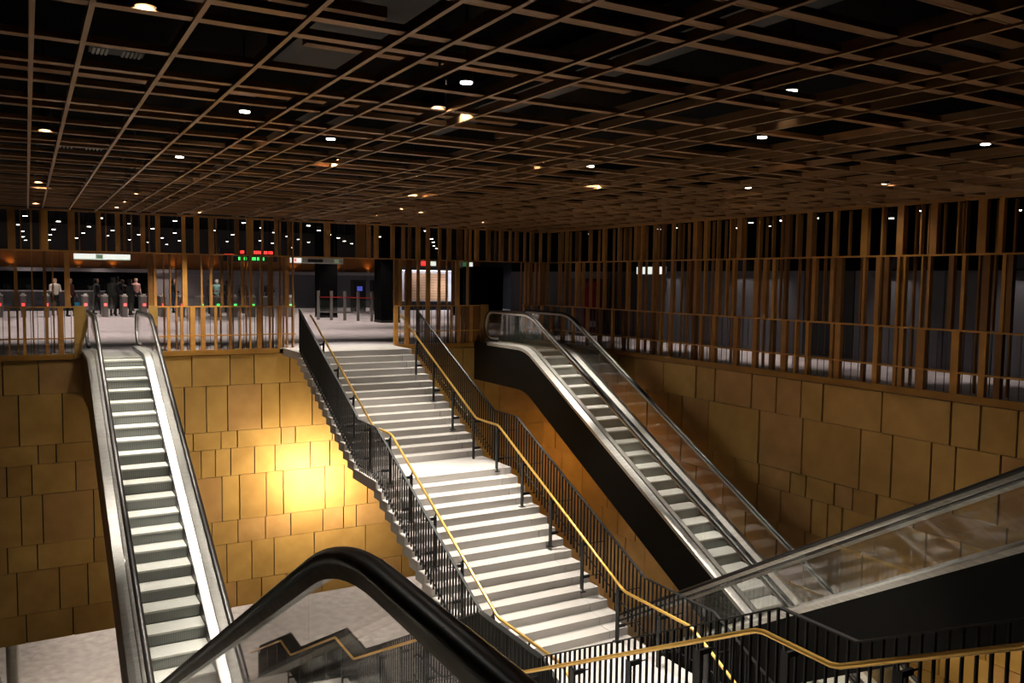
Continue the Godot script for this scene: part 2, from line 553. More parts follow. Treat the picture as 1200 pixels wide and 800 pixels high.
func escalator(label: String, xl: float, xr: float, d0: float, dir: float, m: float, s_back: float, clad_mat, s_newel: float, rail_h := 0.95, deck_w := 0.30):
	var h := -LOW_Y
	var root := thing("escalator", label, "escalator", V((xl + xr) / 2, LOW_Y, d0 + dir * h / m))
	var o := org(root)
	var base := esc_curve(m, h, s_newel, 1.6)
	var long := esc_curve(m, h, s_back, 2.0)
	var to_d := func(arr: Array, dy: float) -> Array:
		var out := []
		for q in arr:
			out.append(Vector2(d0 + dir * q.x, q.y + dy))
		return out
	# truss and side cladding
	put(root, "truss", sweep(to_d.call(long, 0.0), [Vector2(xl - deck_w + 0.01, -1.05), Vector2(xr + deck_w - 0.01, -1.05), Vector2(xr + deck_w - 0.01, -0.30), Vector2(xl - deck_w + 0.01, -0.30)], o), clad_mat, o)
	for side in [-1.0, 1.0]:
		var e: float = xl if side < 0 else xr
		var out: float = e + side * deck_w
		var rail: float = e + side * 0.15
		put(root, "side_cladding", sweep(to_d.call(long, 0.0), [Vector2(out, -1.06), Vector2(out - side * 0.02, -1.06), Vector2(out - side * 0.02, 0.04), Vector2(out, 0.04)], o), clad_mat, o)
		put(root, "outer_deck", sweep(to_d.call(base, 0.0), [Vector2(rail + side * 0.01, 0.10), Vector2(out + side * 0.006, 0.06), Vector2(out + side * 0.006, -0.02), Vector2(rail + side * 0.01, 0.03)], o), M.steel, o)
		put(root, "inner_deck", sweep(to_d.call(base, 0.0), [Vector2(rail - side * 0.01, 0.13), Vector2(e + side * 0.015, 0.10), Vector2(e + side * 0.015, 0.07), Vector2(rail - side * 0.01, 0.07)], o), M.steel, o)
		put(root, "skirt", sweep(to_d.call(base, 0.0), [Vector2(e + side * 0.005, 0.10), Vector2(e + side * 0.02, 0.10), Vector2(e + side * 0.02, -0.28), Vector2(e + side * 0.005, -0.28)], o), M.steel_dark, o)
		# handrail path with its newel loops
		var hp := []
		var rn := (rail_h - 0.13) / 2
		var b0: Vector2 = base[0]
		hp.append(Vector2(b0.x + 0.35, rail_h - 2 * rn))
		for k in 13:
			var a := PI * (1 - k / 12.0)
			hp.append(Vector2(b0.x - rn * sin(a), rail_h - rn + rn * cos(a)))
		for i in range(1, base.size()):
			hp.append(base[i] + Vector2(0, rail_h))
		var b1: Vector2 = base[base.size() - 1]
		for k in range(1, 13):
			var a := PI * k / 12.0
			hp.append(Vector2(b1.x + rn * sin(a), b1.y + rail_h - rn + rn * cos(a)))
		hp.append(Vector2(b1.x - 0.35, b1.y + rail_h - 2 * rn))
		var hpd := []
		for q in hp:
			hpd.append(Vector2(d0 + dir * q.x, q.y))
		var up := 1.0 if dir > 0 else -1.0
		var sec := []
		for k in 12:
			var a := TAU * k / 12.0
			var yy := sin(a) * 0.033 + 0.002
			sec.append(Vector2(rail + cos(a) * 0.046, yy * up))
		put(root, "handrail", sweep(hpd, sec, o, true, true), M.rubber, o)
		put(root, "rail_guide", sweep(hpd, [Vector2(rail - 0.025, -0.018 * up), Vector2(rail + 0.025, -0.018 * up), Vector2(rail + 0.025, -0.075 * up), Vector2(rail - 0.025, -0.075 * up)], o, true), M.steel, o)
		# glass panes between deck and guide
		var hs := []
		var sb: float = base[0].x
		var se: float = b1.x
		var s := sb - 0.27
		while s < se + 0.27:
			hs.append(s)
			s += 1.35
		hs.append(se + 0.27)
		for i in hs.size() - 1:
			var tp := []
			var n := 8
			for k in n + 1:
				var q: float = lerpf(hs[i] + 0.004, hs[i + 1] - 0.004, k / float(n))
				var yb := curve_y(base, q) + 0.09
				var yt := curve_y(base, q) + rail_h - 0.05
				if q < sb:
					yt = rail_h - rn + sqrt(maxf(0.0, (rn - 0.06) * (rn - 0.06) - (sb - q) * (sb - q)))
				if q > se:
					yt = b1.y + rail_h - rn + sqrt(maxf(0.0, (rn - 0.06) * (rn - 0.06) - (q - se) * (q - se)))
				tp.append([q, yb, maxf(yt, yb + 0.02)])
			var st := SurfaceTool.new()
			st.begin(Mesh.PRIMITIVE_TRIANGLES)
			st.set_smooth_group(4294967295)
			for k in n:
				var f0: Array = tp[k]
				var f1: Array = tp[k + 1]
				var c := []
				for xx in [rail - 0.006, rail + 0.006]:
					c.append(V(xx, f0[1], d0 + dir * f0[0]) - o)
					c.append(V(xx, f0[2], d0 + dir * f0[0]) - o)
					c.append(V(xx, f1[2], d0 + dir * f1[0]) - o)
					c.append(V(xx, f1[1], d0 + dir * f1[0]) - o)
				quad(st, c[0], c[1], c[2], c[3])
				quad(st, c[7], c[6], c[5], c[4])
				quad(st, c[1], c[5], c[6], c[2])
				quad(st, c[0], c[3], c[7], c[4])
				if k == 0:
					quad(st, c[0], c[4], c[5], c[1])
				if k == n - 1:
					quad(st, c[3], c[2], c[6], c[7])
			st.generate_normals()
			put(root, "glass_panel", st.commit(), M.glass, o)
	# landing plates and combs
	var th := atan(m)
	var t := 1.5 * tan(th / 2)
	bx(root, "landing_plate", xl, xr, -0.06, 0.004, d0 + dir * (-t - 0.25), d0 - dir * s_back, M.plate)
	bx(root, "comb_plate", xl, xr, -0.03, 0.008, d0 + dir * (-t - 0.25), d0 + dir * (-t - 0.02), M.steel)
	var sbot := h / m
	bx(root, "landing_plate", xl, xr, LOW_Y - 0.05, LOW_Y + 0.004, d0 + dir * (sbot + t + 0.1), d0 + dir * (sbot + 2.0), M.plate)
	# steps
	var going := 0.40
	var sk := -t + 0.30
	while sk < sbot + t:
		var y := curve_y(base, sk)
		var yn := curve_y(base, sk - going)
		var stp := bx(root, "step", xl + 0.004, xr - 0.004, y - 0.03, y, d0 + dir * sk, d0 + dir * (sk - going), M.esc_step)
		bx(stp, "riser", xl + 0.004, xr - 0.004, y - 0.24, y - 0.031, d0 + dir * (sk - 0.012), d0 + dir * (sk - 0.05), M.esc_riser)
		sk += going

func build_escalators():
	escalator("silver escalator with glass sides at the left, climbing to the ticket gates", 1.38, 2.19, 20.13, -1.0, 0.47, 1.79, M.bronze_dark, 2.35)
	escalator("escalator with black side cladding and steel decks beside the right gold wall", 11.53, 12.40, 18.99, -1.0, 0.53, 2.95, M.clad, 2.1)
	escalator("foreground escalator whose dark rubber handrail arches at the bottom of the picture", -0.06, 0.79, 2.82, 1.0, 0.541, 2.5, M.clad, 2.0, 0.905, 0.27)
	escalator("right foreground escalator with pale steel deck and black side, falling to the left", 9.85, 10.72, 3.34, 1.0, 0.585, 3.0, M.clad, 1.8)

# ---------------------------------------------------------------- slatted screens
func slat_back(root, x: float, w: float, y0: float, y1: float, m):
	bx(root, "slat", x - w / 2, x + w / 2, y0, y1, WALL_D - 0.045, WALL_D + 0.045, m)

func slat_right(root, d: float, w: float, y0: float, y1: float, m):
	bx(root, "slat", WALL_X - 0.045, WALL_X + 0.045, y0, y1, d - w / 2, d + w / 2, m)

func pick():
	var r := rng.randf()
	return M.bronze if r < 0.5 else (M.bronze_b if r < 0.8 else M.bronze_dark)

func wd() -> float:
	var r := rng.randf()
	return 0.035 if r < 0.35 else (0.065 if r < 0.7 else 0.11)

func back_section(label: String, x0: float, x1: float, mids: Array, bots: Array, edge0: bool, edge1: bool):
	var root := thing("slat_screen", label, "screen", V((x0 + x1) / 2, 0, WALL_D))
	bx(root, "rail", x0, x1, 1.055, 1.085, WALL_D - 0.05, WALL_D + 0.05, M.bronze_b)
	bx(root, "rail", x0, x1, 0.345, 0.37, WALL_D - 0.05, WALL_D + 0.05, M.bronze_b)
	for x in mids:
		slat_back(root, x, wd(), 1.085, 2.335, pick())
	for x in bots:
		slat_back(root, x, wd(), 0.0, 1.055, pick())
	var x := x0 + 0.06
	while x < x1:
		bx(root, "baluster", x - 0.006, x + 0.006, 0.0, 1.05, WALL_D + 0.075, WALL_D + 0.087, M.steel_dark)
		x += 0.135
	if edge0:
		bx(root, "end_plate", x0 - 0.02, x0 + 0.18, 0.62, 1.10, WALL_D - 0.10, WALL_D - 0.05, M.gold[1])
	if edge1:
		# tapering gold plate that closes the fence beside the escalator
		var st := SurfaceTool.new()
		st.begin(Mesh.PRIMITIVE_TRIANGLES)
		st.set_smooth_group(4294967295)
		var f := []
		for d in [WALL_D - 0.11, WALL_D - 0.05]:
			f.append(V(x1 - 0.02, -0.10, d) - V(x1, 0, WALL_D))
			f.append(V(x1 - 0.02, 1.10, d) - V(x1, 0, WALL_D))
			f.append(V(x1 + 0.22, 1.10, d) - V(x1, 0, WALL_D))
			f.append(V(x1 + 0.26, 0.62, d) - V(x1, 0, WALL_D))
			f.append(V(x1 + 0.08, -0.10, d) - V(x1, 0, WALL_D))
		for k in range(1, 4):
			for p in [f[0], f[k], f[k + 1], f[5], f[5 + k + 1], f[5 + k]]:
				st.add_vertex(p)
		for k in 5:
			var k2 := (k + 1) % 5
			quad(st, f[k], f[5 + k], f[5 + k2], f[k2])
		st.generate_normals()
		put(root, "end_plate", st.commit(), M.gold[1], V(x1, 0, WALL_D))
	# slats of the layer behind, thinner and set back
	var xr := x0 + 0.1
	while xr < x1 - 0.05:
		bx(root, "rear_slat", xr - 0.015, xr + 0.015, 0.0, 2.335 if not mids.is_empty() and rng.randf() < 0.5 else 1.05, WALL_D + 0.26, WALL_D + 0.32, M.bronze)
		xr += rng.randf_range(0.25, 0.6)
	return root

func build_screens():
	# transom tier above the openings, far side
	var tr := thing("slat_screen", "high transom of bronze slats above the far openings, below the ceiling grid", "screen", V(4.3, 2.335, WALL_D))
	bx(tr, "rail", -5.0, WALL_X - 0.06, 2.335, 2.365, WALL_D - 0.05, WALL_D + 0.05, M.bronze_b)
	bx(tr, "rail", -5.0, WALL_X - 0.06, 3.245, 3.29, WALL_D - 0.04, WALL_D + 0.04, M.bronze)
	for q in [[-3.9, .1], [-3.3, .05], [-2.7, .1], [-2.1, .06], [-1.6, .1], [-1.0, .04], [-0.62, .06], [-0.27, .15], [0.11, .04], [0.37, .14], [0.91, .14], [1.47, .1], [1.87, .1], [2.02, .06], [2.41, .1], [2.74, .1], [3.32, .08], [3.62, .12], [3.96, .12], [4.57, .1], [4.89, .16], [5.2, .04], [5.55, .08], [5.88, .08], [6.18, .04], [6.86, .12], [7.79, .26], [8.0, .05], [8.22, .08], [8.71, .1], [9.0, .04], [9.21, .08], [9.46, .12], [9.75, .08], [10.11, .06], [10.41, .12], [10.74, .16], [10.95, .06], [11.08, .05], [11.29, .12], [11.67, .12], [11.9, .04], [12.1, .12], [12.4, .06], [12.62, .1], [12.9, .05], [13.15, .12], [13.45, .06]]:
		slat_back(tr, q[0], q[1], 2.365, 3.245, pick())
		if rng.randf() < 0.6:
			bx(tr, "rear_slat", q[0] + 0.16, q[0] + 0.19, 2.365, 3.245, WALL_D + 0.26, WALL_D + 0.32, M.bronze)
	back_section("low bronze slat fence left of the left escalator, before the ticket hall", -5.0, 0.93, [-3.6, -2.7, -1.9, -1.1, -0.23, 0.35, 0.80], [-4.3, -3.6, -2.9, -2.2, -1.6, -1.0, -0.37, -0.07, 0.37, 0.65], false, true)
	back_section("bronze slat screen between the left escalator and the wide staircase", 2.52, 6.02, [2.56, 2.66, 3.0, 3.33, 3.72, 3.94, 4.20, 4.38, 4.70, 4.90, 5.15, 5.38, 5.64, 5.80, 5.97], [2.67, 2.95, 3.25, 3.5, 3.74, 4.04, 4.39, 4.63, 4.88, 5.1, 5.37, 5.62, 5.81, 5.97], true, false)
	back_section("bronze slat screen right of the staircase, ending in a gold plate", 8.78, 11.42, [8.80, 8.92, 9.12, 9.21, 9.47, 9.77, 10.11, 10.35, 10.54, 10.68, 11.02], [8.81, 9.13, 9.48, 9.77, 10.13, 10.5, 10.72, 10.86, 11.0, 11.12, 11.26, 11.36], false, true)
	back_section("dark bronze slat screen in the corner behind the black escalator", 12.86, 13.60, [12.95, 13.1, 13.3, 13.45, 13.54], [12.95, 13.2, 13.4, 13.54], false, false)
	# right wall: three tiers
	var r := thing("slat_screen", "long three-tier bronze slat screen above the right gold wall", "screen", V(WALL_X, 0, 11))
	for y in [0.345, 1.055, 2.335]:
		bx(r, "rail", WALL_X - 0.05, WALL_X + 0.05, y, y + 0.03, 0.3, WALL_D - 0.05, M.bronze_b)
	bx(r, "rail", WALL_X - 0.04, WALL_X + 0.04, 3.245, 3.29, 0.3, WALL_D - 0.05, M.bronze)
	var top := [[21.78, .05], [21.07, .06], [20.79, .03], [20.29, .06], [19.6, .04], [18.94, .12], [18.27, .09], [17.95, .04], [17.55, .12], [17.29, .08], [16.81, .05], [16.47, .1], [16.1, .06], [15.86, .09], [15.3, .13], [14.94, .12], [14.55, .05], [14.15, .04], [13.87, .14], [13.28, .04], [12.91, .03], [12.51, .12], [12.27, .04], [11.94, .13], [11.32, .09], [10.65, .14], [10.27, .04], [9.9, .13], [9.49, .03], [9.25, .13], [8.81, .03], [8.67, .03], [8.39, .15], [8.08, .08], [7.5, .1], [7.1, .04], [6.6, .12], [6.0, .05], [5.4, .12], [4.8, .06], [4.2, .1], [3.5, .05], [2.8, .1], [2.0, .06], [1.2, .1]]
	for q in top:
		slat_right(r, q[0], q[1], 2.365, 3.245, pick())
	var mid := [[21.86, .08], [21.15, .09], [20.75, .03], [20.25, .08], [19.93, .03], [19.56, .03], [19.21, .04], [18.91, .07], [18.24, .08], [17.87, .07], [17.38, .08], [16.8, .08], [16.45, .04], [16.08, .09], [15.43, .04], [15.25, .09], [14.94, .04], [14.52, .13], [14.23, .04], [14.0, .05], [13.33, .14], [13.09, .11], [12.84, .08], [12.53, .07], [11.95, .08], [11.79, .09], [11.35, .08], [11.18, .12], [10.62, .05], [10.32, .09], [10.25, .02], [10.14, .10], [9.9, .05], [9.77, .03], [9.43, .03], [9.3, .05], [8.89, .09], [8.67, .06], [8.28, .12], [7.99, .06], [7.89, .09], [7.4, .05], [6.9, .1], [6.3, .05], [5.7, .1], [5.0, .05], [4.3, .1], [3.4, .06], [2.5, .1], [1.5, .06]]
	for q in mid:
		slat_right(r, q[0], q[1], 1.085, 2.335, pick())
	var bot := [[21.6, .06], [21.0, .05], [20.4, .09], [19.7, .05], [19.1, .1], [18.5, .06], [18.0, .09], [17.4, .06], [16.81, .12], [16.48, .05], [16.12, .09], [15.27, .12], [15.02, .08], [14.59, .12], [13.89, .13], [13.32, .12], [12.83, .08], [12.51, .13], [12.2, .05], [11.9, .07], [11.3, .08], [11.16, .13], [10.58, .06], [10.3, .1], [9.89, .07], [9.78, .09], [9.39, .16], [8.75, .14], [8.27, .11], [8.01, .11], [7.4, .1], [6.8, .06], [6.1, .1], [5.3, .07], [4.5, .1], [3.6, .06], [2.6, .1], [1.6, .06]]
	for q in bot:
		slat_right(r, q[0], q[1], 0.0, 1.055, pick())
	var dr := 1.2
	while dr < 21.7:
		var y0: float = [0.0, 0.0, 1.085, 2.365][rng.randi() % 4]
		bx(r, "rear_slat", WALL_X + 0.26, WALL_X + 0.32, y0, 3.245, dr - 0.016, dr + 0.016, M.bronze)
		dr += rng.randf_range(0.2, 0.5)
	var d := 1.0
	while d < 21.8:
		bx(r, "baluster", WALL_X + 0.075, WALL_X + 0.087, 0.0, 1.05, d - 0.006, d + 0.006, M.steel_dark)
		d += 0.16

# ---------------------------------------------------------------- ticket hall beyond the far screen
func build_hall():
	var wf := structure("wall_far", -8.0, 30.0, 0.0, 4.4, 50.0, 50.3, M.grey_dark)
	structure("wall_hall_left", -8.2, -8.0, 0.0, 4.4, WALL_D, 50.0, M.grey_dark)
	structure("wall_hall_right", 26.0, 26.2, 0.0, 4.4, WALL_D, 50.0, M.grey_dark)
	# bronze frieze over the shop fronts, each board a panel
	for k in 20:
		bx(wf, "frieze_panel", -8.0 + k * 1.9, -8.0 + k * 1.9 + 1.88, 2.15, 2.98, 49.9, 50.0, M.frieze)
	bx(wf, "fascia", -8.0, 26.0, 1.95, 2.14, 49.6, 50.0, M.grey_light)
	for k in 12:
		var x := -6.0 + k * 2.4
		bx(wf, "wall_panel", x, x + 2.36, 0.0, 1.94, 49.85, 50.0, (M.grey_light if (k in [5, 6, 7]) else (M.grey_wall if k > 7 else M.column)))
	# gold uplights on the frieze are lamps of their own in build_lamps
	var ux := [-0.7, 2.35, 4.0, 7.0, 9.0, 10.9, 13.6, 16.2, 18.2]
	for i in ux.size():
		var x: float = ux[i]
		var u := thing("uplight", "small uplight on the ledge below the bronze frieze, %s from the left" % ordinal(i + 1), "uplight", V(x, 2.14, 49.75), "uplights below the frieze")
		bx(u, "housing", x - 0.06, x + 0.06, 2.14, 2.19, 49.69, 49.81, M.black)
		bx(u, "lens", x - 0.045, x + 0.045, 2.19, 2.195, 49.705, 49.795, glow(Color(1.0, 0.75, 0.4), 2.0))
		var l := SpotLight3D.new()
		l.name = "light"
		u.add_child(l)
		l.position = Vector3(0, 0.08, 0)
		l.rotation_degrees = Vector3(90, 0, 0)
		l.spot_angle = 60
		l.spot_range = 10
		l.light_energy = 0.25
		l.light_size = 0.04
		l.light_color = Color(1.0, 0.75, 0.42)
		l.shadow_enabled = true
	# shop counter front
	var ct := thing("counter", "long grey service counter along the left of the ticket hall's far side", "counter", V(0, 0, 48))
	bx(ct, "front_panel", -6.0, 3.4, 0.0, 0.95, 47.6, 48.2, M.grey_wall)
	bx(ct, "counter_top", -6.05, 3.45, 0.95, 1.0, 47.5, 48.25, M.grey_light)
	# black columns
	for q in [[11.5, 12.3, 37.7, "black square column in the ticket hall above the stair head, behind the glass gates"], [12.55, 13.35, 32.8, "tall black square column right beside the stair head screen"], [16.0, 17.5, 31.5, "broad black block behind the black escalator's upper landing"], [18.6, 19.3, 38.0, "black column before the bright wooden kiosk"]]:
		var o := thing("column", q[3], "column", V((q[0] + q[1]) / 2, 0, q[2]))
		bx(o, "shaft", q[0], q[1], 0.1, 4.4 if q[0] < 15 else 2.35, q[2], q[2] + 0.8, M.column)
		bx(o, "base", q[0] - 0.01, q[1] + 0.01, 0.0, 0.1, q[2] - 0.01, q[2] + 0.81, M.black)
	# ticket gates
	var gx := [-1.0, -0.15, 0.7, 2.15, 2.9, 3.65, 4.4, 5.15, 5.9, 6.7, 7.35, 8.05, 8.8, 9.6, 10.4]
	var words := ["first", "second", "third", "fourth", "fifth", "sixth", "seventh", "eighth", "ninth", "tenth", "eleventh", "twelfth", "thirteenth", "fourteenth", "fifteenth"]
	for i in gx.size():
		var green := i >= 9
		var d := 40.9 - i * 0.16
		var x: float = gx[i]
		var g := thing("ticket_gate", "grey ticket gate with a %s light, %s from the left in the row" % ["green" if green else "red", words[i]], "ticket gate", V(x, 0, d), "ticket gates in the hall")
		bx(g, "cabinet", x - 0.10, x + 0.10, 0.0, 0.88, d - 0.1, d + 1.2, M.gate)
		bx(g, "top_cover", x - 0.11, x + 0.11, 0.88, 0.92, d - 0.12, d + 1.22, M.steel)
		bx(g, "indicator", x - 0.055, x + 0.055, 0.48, 0.59, d - 0.12, d - 0.1, M.green_glow if green else M.red_glow)
		bx(g, "reader", x - 0.06, x + 0.06, 0.92, 1.0, d - 0.08, d + 0.1, M.white)
		bx(g, "glass_flap", x + 0.12, x + 0.40, 0.25, 1.35, d + 0.5, d + 0.515, M.glass)
	# glass barrier with red tops at the stair head
	var gb := thing("glass_barrier", "row of steel posts and glass panels with red caps at the stair head", "barrier", V(11.6, 0, 34.8))
	for k in 6:
		var x := 10.9 + k * 0.42
		var d := 36.0 - k * 0.5
		bx(gb, "post", x - 0.05, x + 0.05, 0.0, 1.25, d - 0.05, d + 0.05, M.gate)
		if k < 5:
			beam(gb, "glass_panel", V(x, 0.62, d), V(x + 0.42, 0.62, d - 0.5), 0.015, 0.5, M.glass)
			beam(gb, "red_cap", V(x, 0.98, d), V(x + 0.42, 0.98, d - 0.5), 0.06, 0.04, mat(Color(0.55, 0.08, 0.07), 0.5))
			beam(gb, "lower_rail", V(x, 0.34, d), V(x + 0.42, 0.34, d - 0.5), 0.03, 0.05, M.gate)
	# lit signs
	var s := thing("sign", "long white lit sign with a green exit symbol hanging over the left escalator's head", "sign", V(2.4, 2.34, 34))
	bx(s, "box", 1.46, 3.31, 2.34, 2.56, 34.0, 34.12, M.white)
	bx(s, "face", 1.47, 3.30, 2.37, 2.55, 33.985, 34.0, M.sign_glow)
	bx(s, "exit_symbol", 2.17, 2.40, 2.39, 2.53, 33.975, 33.985, M.sign_green)
	bx(s, "edge", 1.47, 3.30, 2.34, 2.365, 33.985, 34.0, M.sign_green)
	for x in [1.7, 3.1]:
		bx(s, "hanger", x - 0.01, x + 0.01, 2.56, 4.4, 34.05, 34.07, M.black)
	var led := thing("display_board", "black departure display with red and green dot lettering behind the slats", "display", V(7.5, 2.44, 34))
	bx(led, "housing", 6.44, 8.65, 2.40, 2.90, 34.0, 34.15, M.black)
	for x in [6.8, 8.3]:
		bx(led, "hanger", x - 0.015, x + 0.015, 2.92, 4.4, 34.05, 34.08, M.black)
	for q in [[7.02, 0.07], [7.22, 0.06], [7.30, 0.06], [7.62, 0.03], [7.74, 0.05], [7.81, 0.05], [7.88, 0.05], [7.95, 0.05], [8.06, 0.05], [8.13, 0.05], [8.2, 0.05], [8.3, 0.03], [8.36, 0.05], [8.43, 0.03]]:
		bx(led, "red_letter", q[0], q[0] + q[1], 2.70, 2.82, 33.99, 34.0, M.red_glow)
	for q in [[7.15, 0.05], [7.22, 0.05], [7.29, 0.03], [7.34, 0.05], [7.41, 0.05], [7.56, 0.05], [7.63, 0.05], [7.70, 0.05], [7.77, 0.03], [7.86, 0.05], [7.93, 0.05], [8.0, 0.05], [8.08, 0.05]]:
		bx(led, "green_letter", q[0], q[0] + q[1], 2.45, 2.57, 33.99, 34.0, M.green_glow)
	for k in 6:
		bx(led, "red_letter", 6.62 + k * 0.06, 6.66 + k * 0.06, 2.66, 2.675, 33.99, 34.0, M.red_glow)
	var s2 := thing("sign", "white lit direction sign with a dark panel above the stair head", "sign", V(10.2, 2.38, 34))
	bx(s2, "box", 9.15, 11.34, 2.38, 2.60, 34.0, 34.12, M.white)
	bx(s2, "face", 9.16, 9.60, 2.40, 2.585, 33.985, 34.0, M.sign_glow)
	bx(s2, "face", 9.66, 11.32, 2.40, 2.585, 33.985, 34.0, mat(Color(0.62, 0.62, 0.58), 0.5))
	bx(s2, "dark_panel", 9.86, 10.48, 2.43, 2.55, 33.975, 33.985, M.black)
	bx(s2, "exit_symbol", 10.95, 11.15, 2.42, 2.56, 33.975, 33.985, M.sign_green)
	bx(s2, "red_mark", 9.32, 9.40, 2.44, 2.55, 33.975, 33.985, M.red_glow)
	for x in [9.5, 11.0]:
		bx(s2, "hanger", x - 0.01, x + 0.01, 2.60, 4.4, 34.05, 34.07, M.black)
	for q in [[14.75, 15.55, "small white lit sign with a red mark left of the kiosk", true], [16.75, 17.35, "small green exit sign before the kiosk, right of the red-marked one", false]]:
		var s3 := thing("sign", q[2], "sign", V((q[0] + q[1]) / 2, 2.36, 34))
		bx(s3, "box", q[0], q[1], 2.36, 2.60, 34.0, 34.1, M.grey_light)
		bx(s3, "symbol", q[0] + 0.08, q[0] + 0.32, 2.39, 2.57, 33.985, 34.0, M.red_glow if q[3] else M.sign_green)
		bx(s3, "face", q[0] + 0.36, q[1] - 0.03, 2.39, 2.57, 33.985, 34.0, M.sign_glow)
		bx(s3, "hanger", q[0] + 0.2, q[0] + 0.22, 2.60, 4.4, 34.04, 34.06, M.black)
	# bright kiosk with wooden boards
	var kk := thing("kiosk", "brightly lit kiosk with horizontal wooden boards behind the right stair screen", "kiosk", V(20.5, 0, 46))
	bx(kk, "back_wall", 18.6, 24.5, 0.0, 2.3, 46.5, 46.6, M.white)
	for k in 10:
		bx(kk, "board", 19.2, 22.0, 0.55 + k * 0.16, 0.55 + k * 0.16 + 0.15, 46.42, 46.5, M.wood)
	bx(kk, "canopy", 18.4, 24.7, 2.3, 2.5, 45.0, 46.6, M.grey_wall)
	bx(kk, "light_panel", 18.6, 24.5, 2.27, 2.295, 45.3, 46.3, M.shop_glow)
	var kl := SpotLight3D.new()
	kl.name = "light"
	kk.add_child(kl)
	kl.position = V(21.5, 2.24, 45.8) - kk.position
	kl.rotation_degrees = Vector3(-90, 0, 0)
	kl.spot_angle = 75
	kl.spot_range = 20
	kl.light_energy = 12.0
	kl.light_size = 0.6
	kl.shadow_enabled = true
	bx(kk, "counter", 18.8, 22.4, 0.0, 0.5, 45.4, 45.9, M.grey_dark)
	# poster wall with a bright picture behind the queue
	var ps := bx(self, "poster", 7.2, 9.4, 0.7, 1.9, 49.78, 49.84, M.grey_light)
	tag(ps, "pale poster wall behind the people in the ticket hall", "poster")
	# ticket machines
	for q in [[15.6, 44.0, "grey ticket machine with a blue screen beside the black column"], [16.7, 44.0, "grey ticket machine with a blue screen, right of its twin"]]:
		var tm := thing("ticket_machine", q[2], "ticket machine", V(q[0], 0, q[1]))
		bx(tm, "cabinet", q[0] - 0.35, q[0] + 0.35, 0.0, 1.7, q[1], q[1] + 0.5, M.grey_dark)
		bx(tm, "screen", q[0] - 0.15, q[0] + 0.15, 1.12, 1.36, q[1] - 0.015, q[1], glow(Color(0.25, 0.35, 0.9), 0.45))

# ---------------------------------------------------------------- corridor behind the right screen
func build_corridor():
	structure("wall_corridor", 17.2, 17.5, 0.0, 4.4, -6.0, 30.0, M.void)
	structure("wall_corridor_end", WALL_X, 17.2, 0.0, 4.4, -6.2, -5.9, M.grey_dark)
	var w: Node3D = get_node("wall_corridor")
	var d := 3.0
	var i := 0
	while d < 29.0:
		var l: float = [2.3, 1.5, 2.6, 1.9][i % 4]
		var dark: bool = (i % 4) == 1
		bx(w, "wall_panel", 17.12, 17.2, 0.02, 2.15, d, d + l - 0.03, M.grey_dark if dark else M.grey_wall)
		d += l
		i += 1
	bx(w, "header", 17.05, 17.2, 2.17, 2.5, -6.0, 30.0, M.void)
	bx(w, "skirting", 17.09, 17.12, 0.0, 0.05, 3.0, 29.0, M.steel_dark)
	var v := thing("vending_machine", "red vending machine standing behind the right screen's far corner", "vending machine", V(16.2, 0, 23.6))
	bx(v, "cabinet", 15.9, 16.9, 0.0, 1.9, 23.2, 24.0, mat(Color(0.25, 0.03, 0.03), 0.4))
	bx(v, "front_panel", 15.95, 16.5, 0.9, 1.8, 23.17, 23.2, mat(Color(0.55, 0.05, 0.08), 0.4))
	bx(v, "tray", 16.05, 16.4, 0.3, 0.5, 23.16, 23.2, M.gate)
	var s := thing("sign", "small white lit sign on the corridor wall behind the right screen", "sign", V(16.9, 2.1, 21.0))
	bx(s, "face", 16.85, 16.88, 2.06, 2.28, 20.4, 21.6, M.sign_glow)
	bx(s, "box", 16.88, 17.05, 2.04, 2.30, 20.38, 21.62, M.grey_wall)

# ---------------------------------------------------------------- lamps
func downlight(at: Vector3, r: float, face, label: String, group: String, energy: float, angle: float, col: Color, hang := 4.4):
	var o := thing("downlight", label, "downlight", at, group)
	var cy := CylinderMesh.new()
	cy.top_radius = r
	cy.bottom_radius = r
	cy.height = 0.012
	cy.radial_segments = 16
	cy.rings = 1
	put(o, "lens", cy, face, at)
	if hang > 0.0:
		var c2 := CylinderMesh.new()
		c2.top_radius = r * 1.15
		c2.bottom_radius = r * 1.15
		c2.height = 0.14
		c2.radial_segments = 16
		c2.rings = 1
		put(o, "can", c2, M.black, at + Vector3(0, 0.077, 0))
		bx(o, "stem", at.x - 0.008, at.x + 0.008, at.y + 0.14, hang, -at.z - 0.008, -at.z + 0.008, M.black)
	if energy > 0.0:
		var l := SpotLight3D.new()
		l.name = "light"
		o.add_child(l)
		l.position = Vector3(0, -0.03, 0)
		l.rotation_degrees = Vector3(-90, 0, 0)
		l.spot_angle = angle
		l.spot_range = 40
		l.spot_attenuation = 2.0
		l.spot_angle_attenuation = 0.7
		l.light_energy = energy
		l.light_size = r
		l.light_color = col
		l.shadow_enabled = true

func ordinal(n: int) -> String:
	var suf := "th"
	if n % 100 < 11 or n % 100 > 13:
		suf = {1: "st", 2: "nd", 3: "rd"}.get(n % 10, "th")
	return "%d%s" % [n, suf]

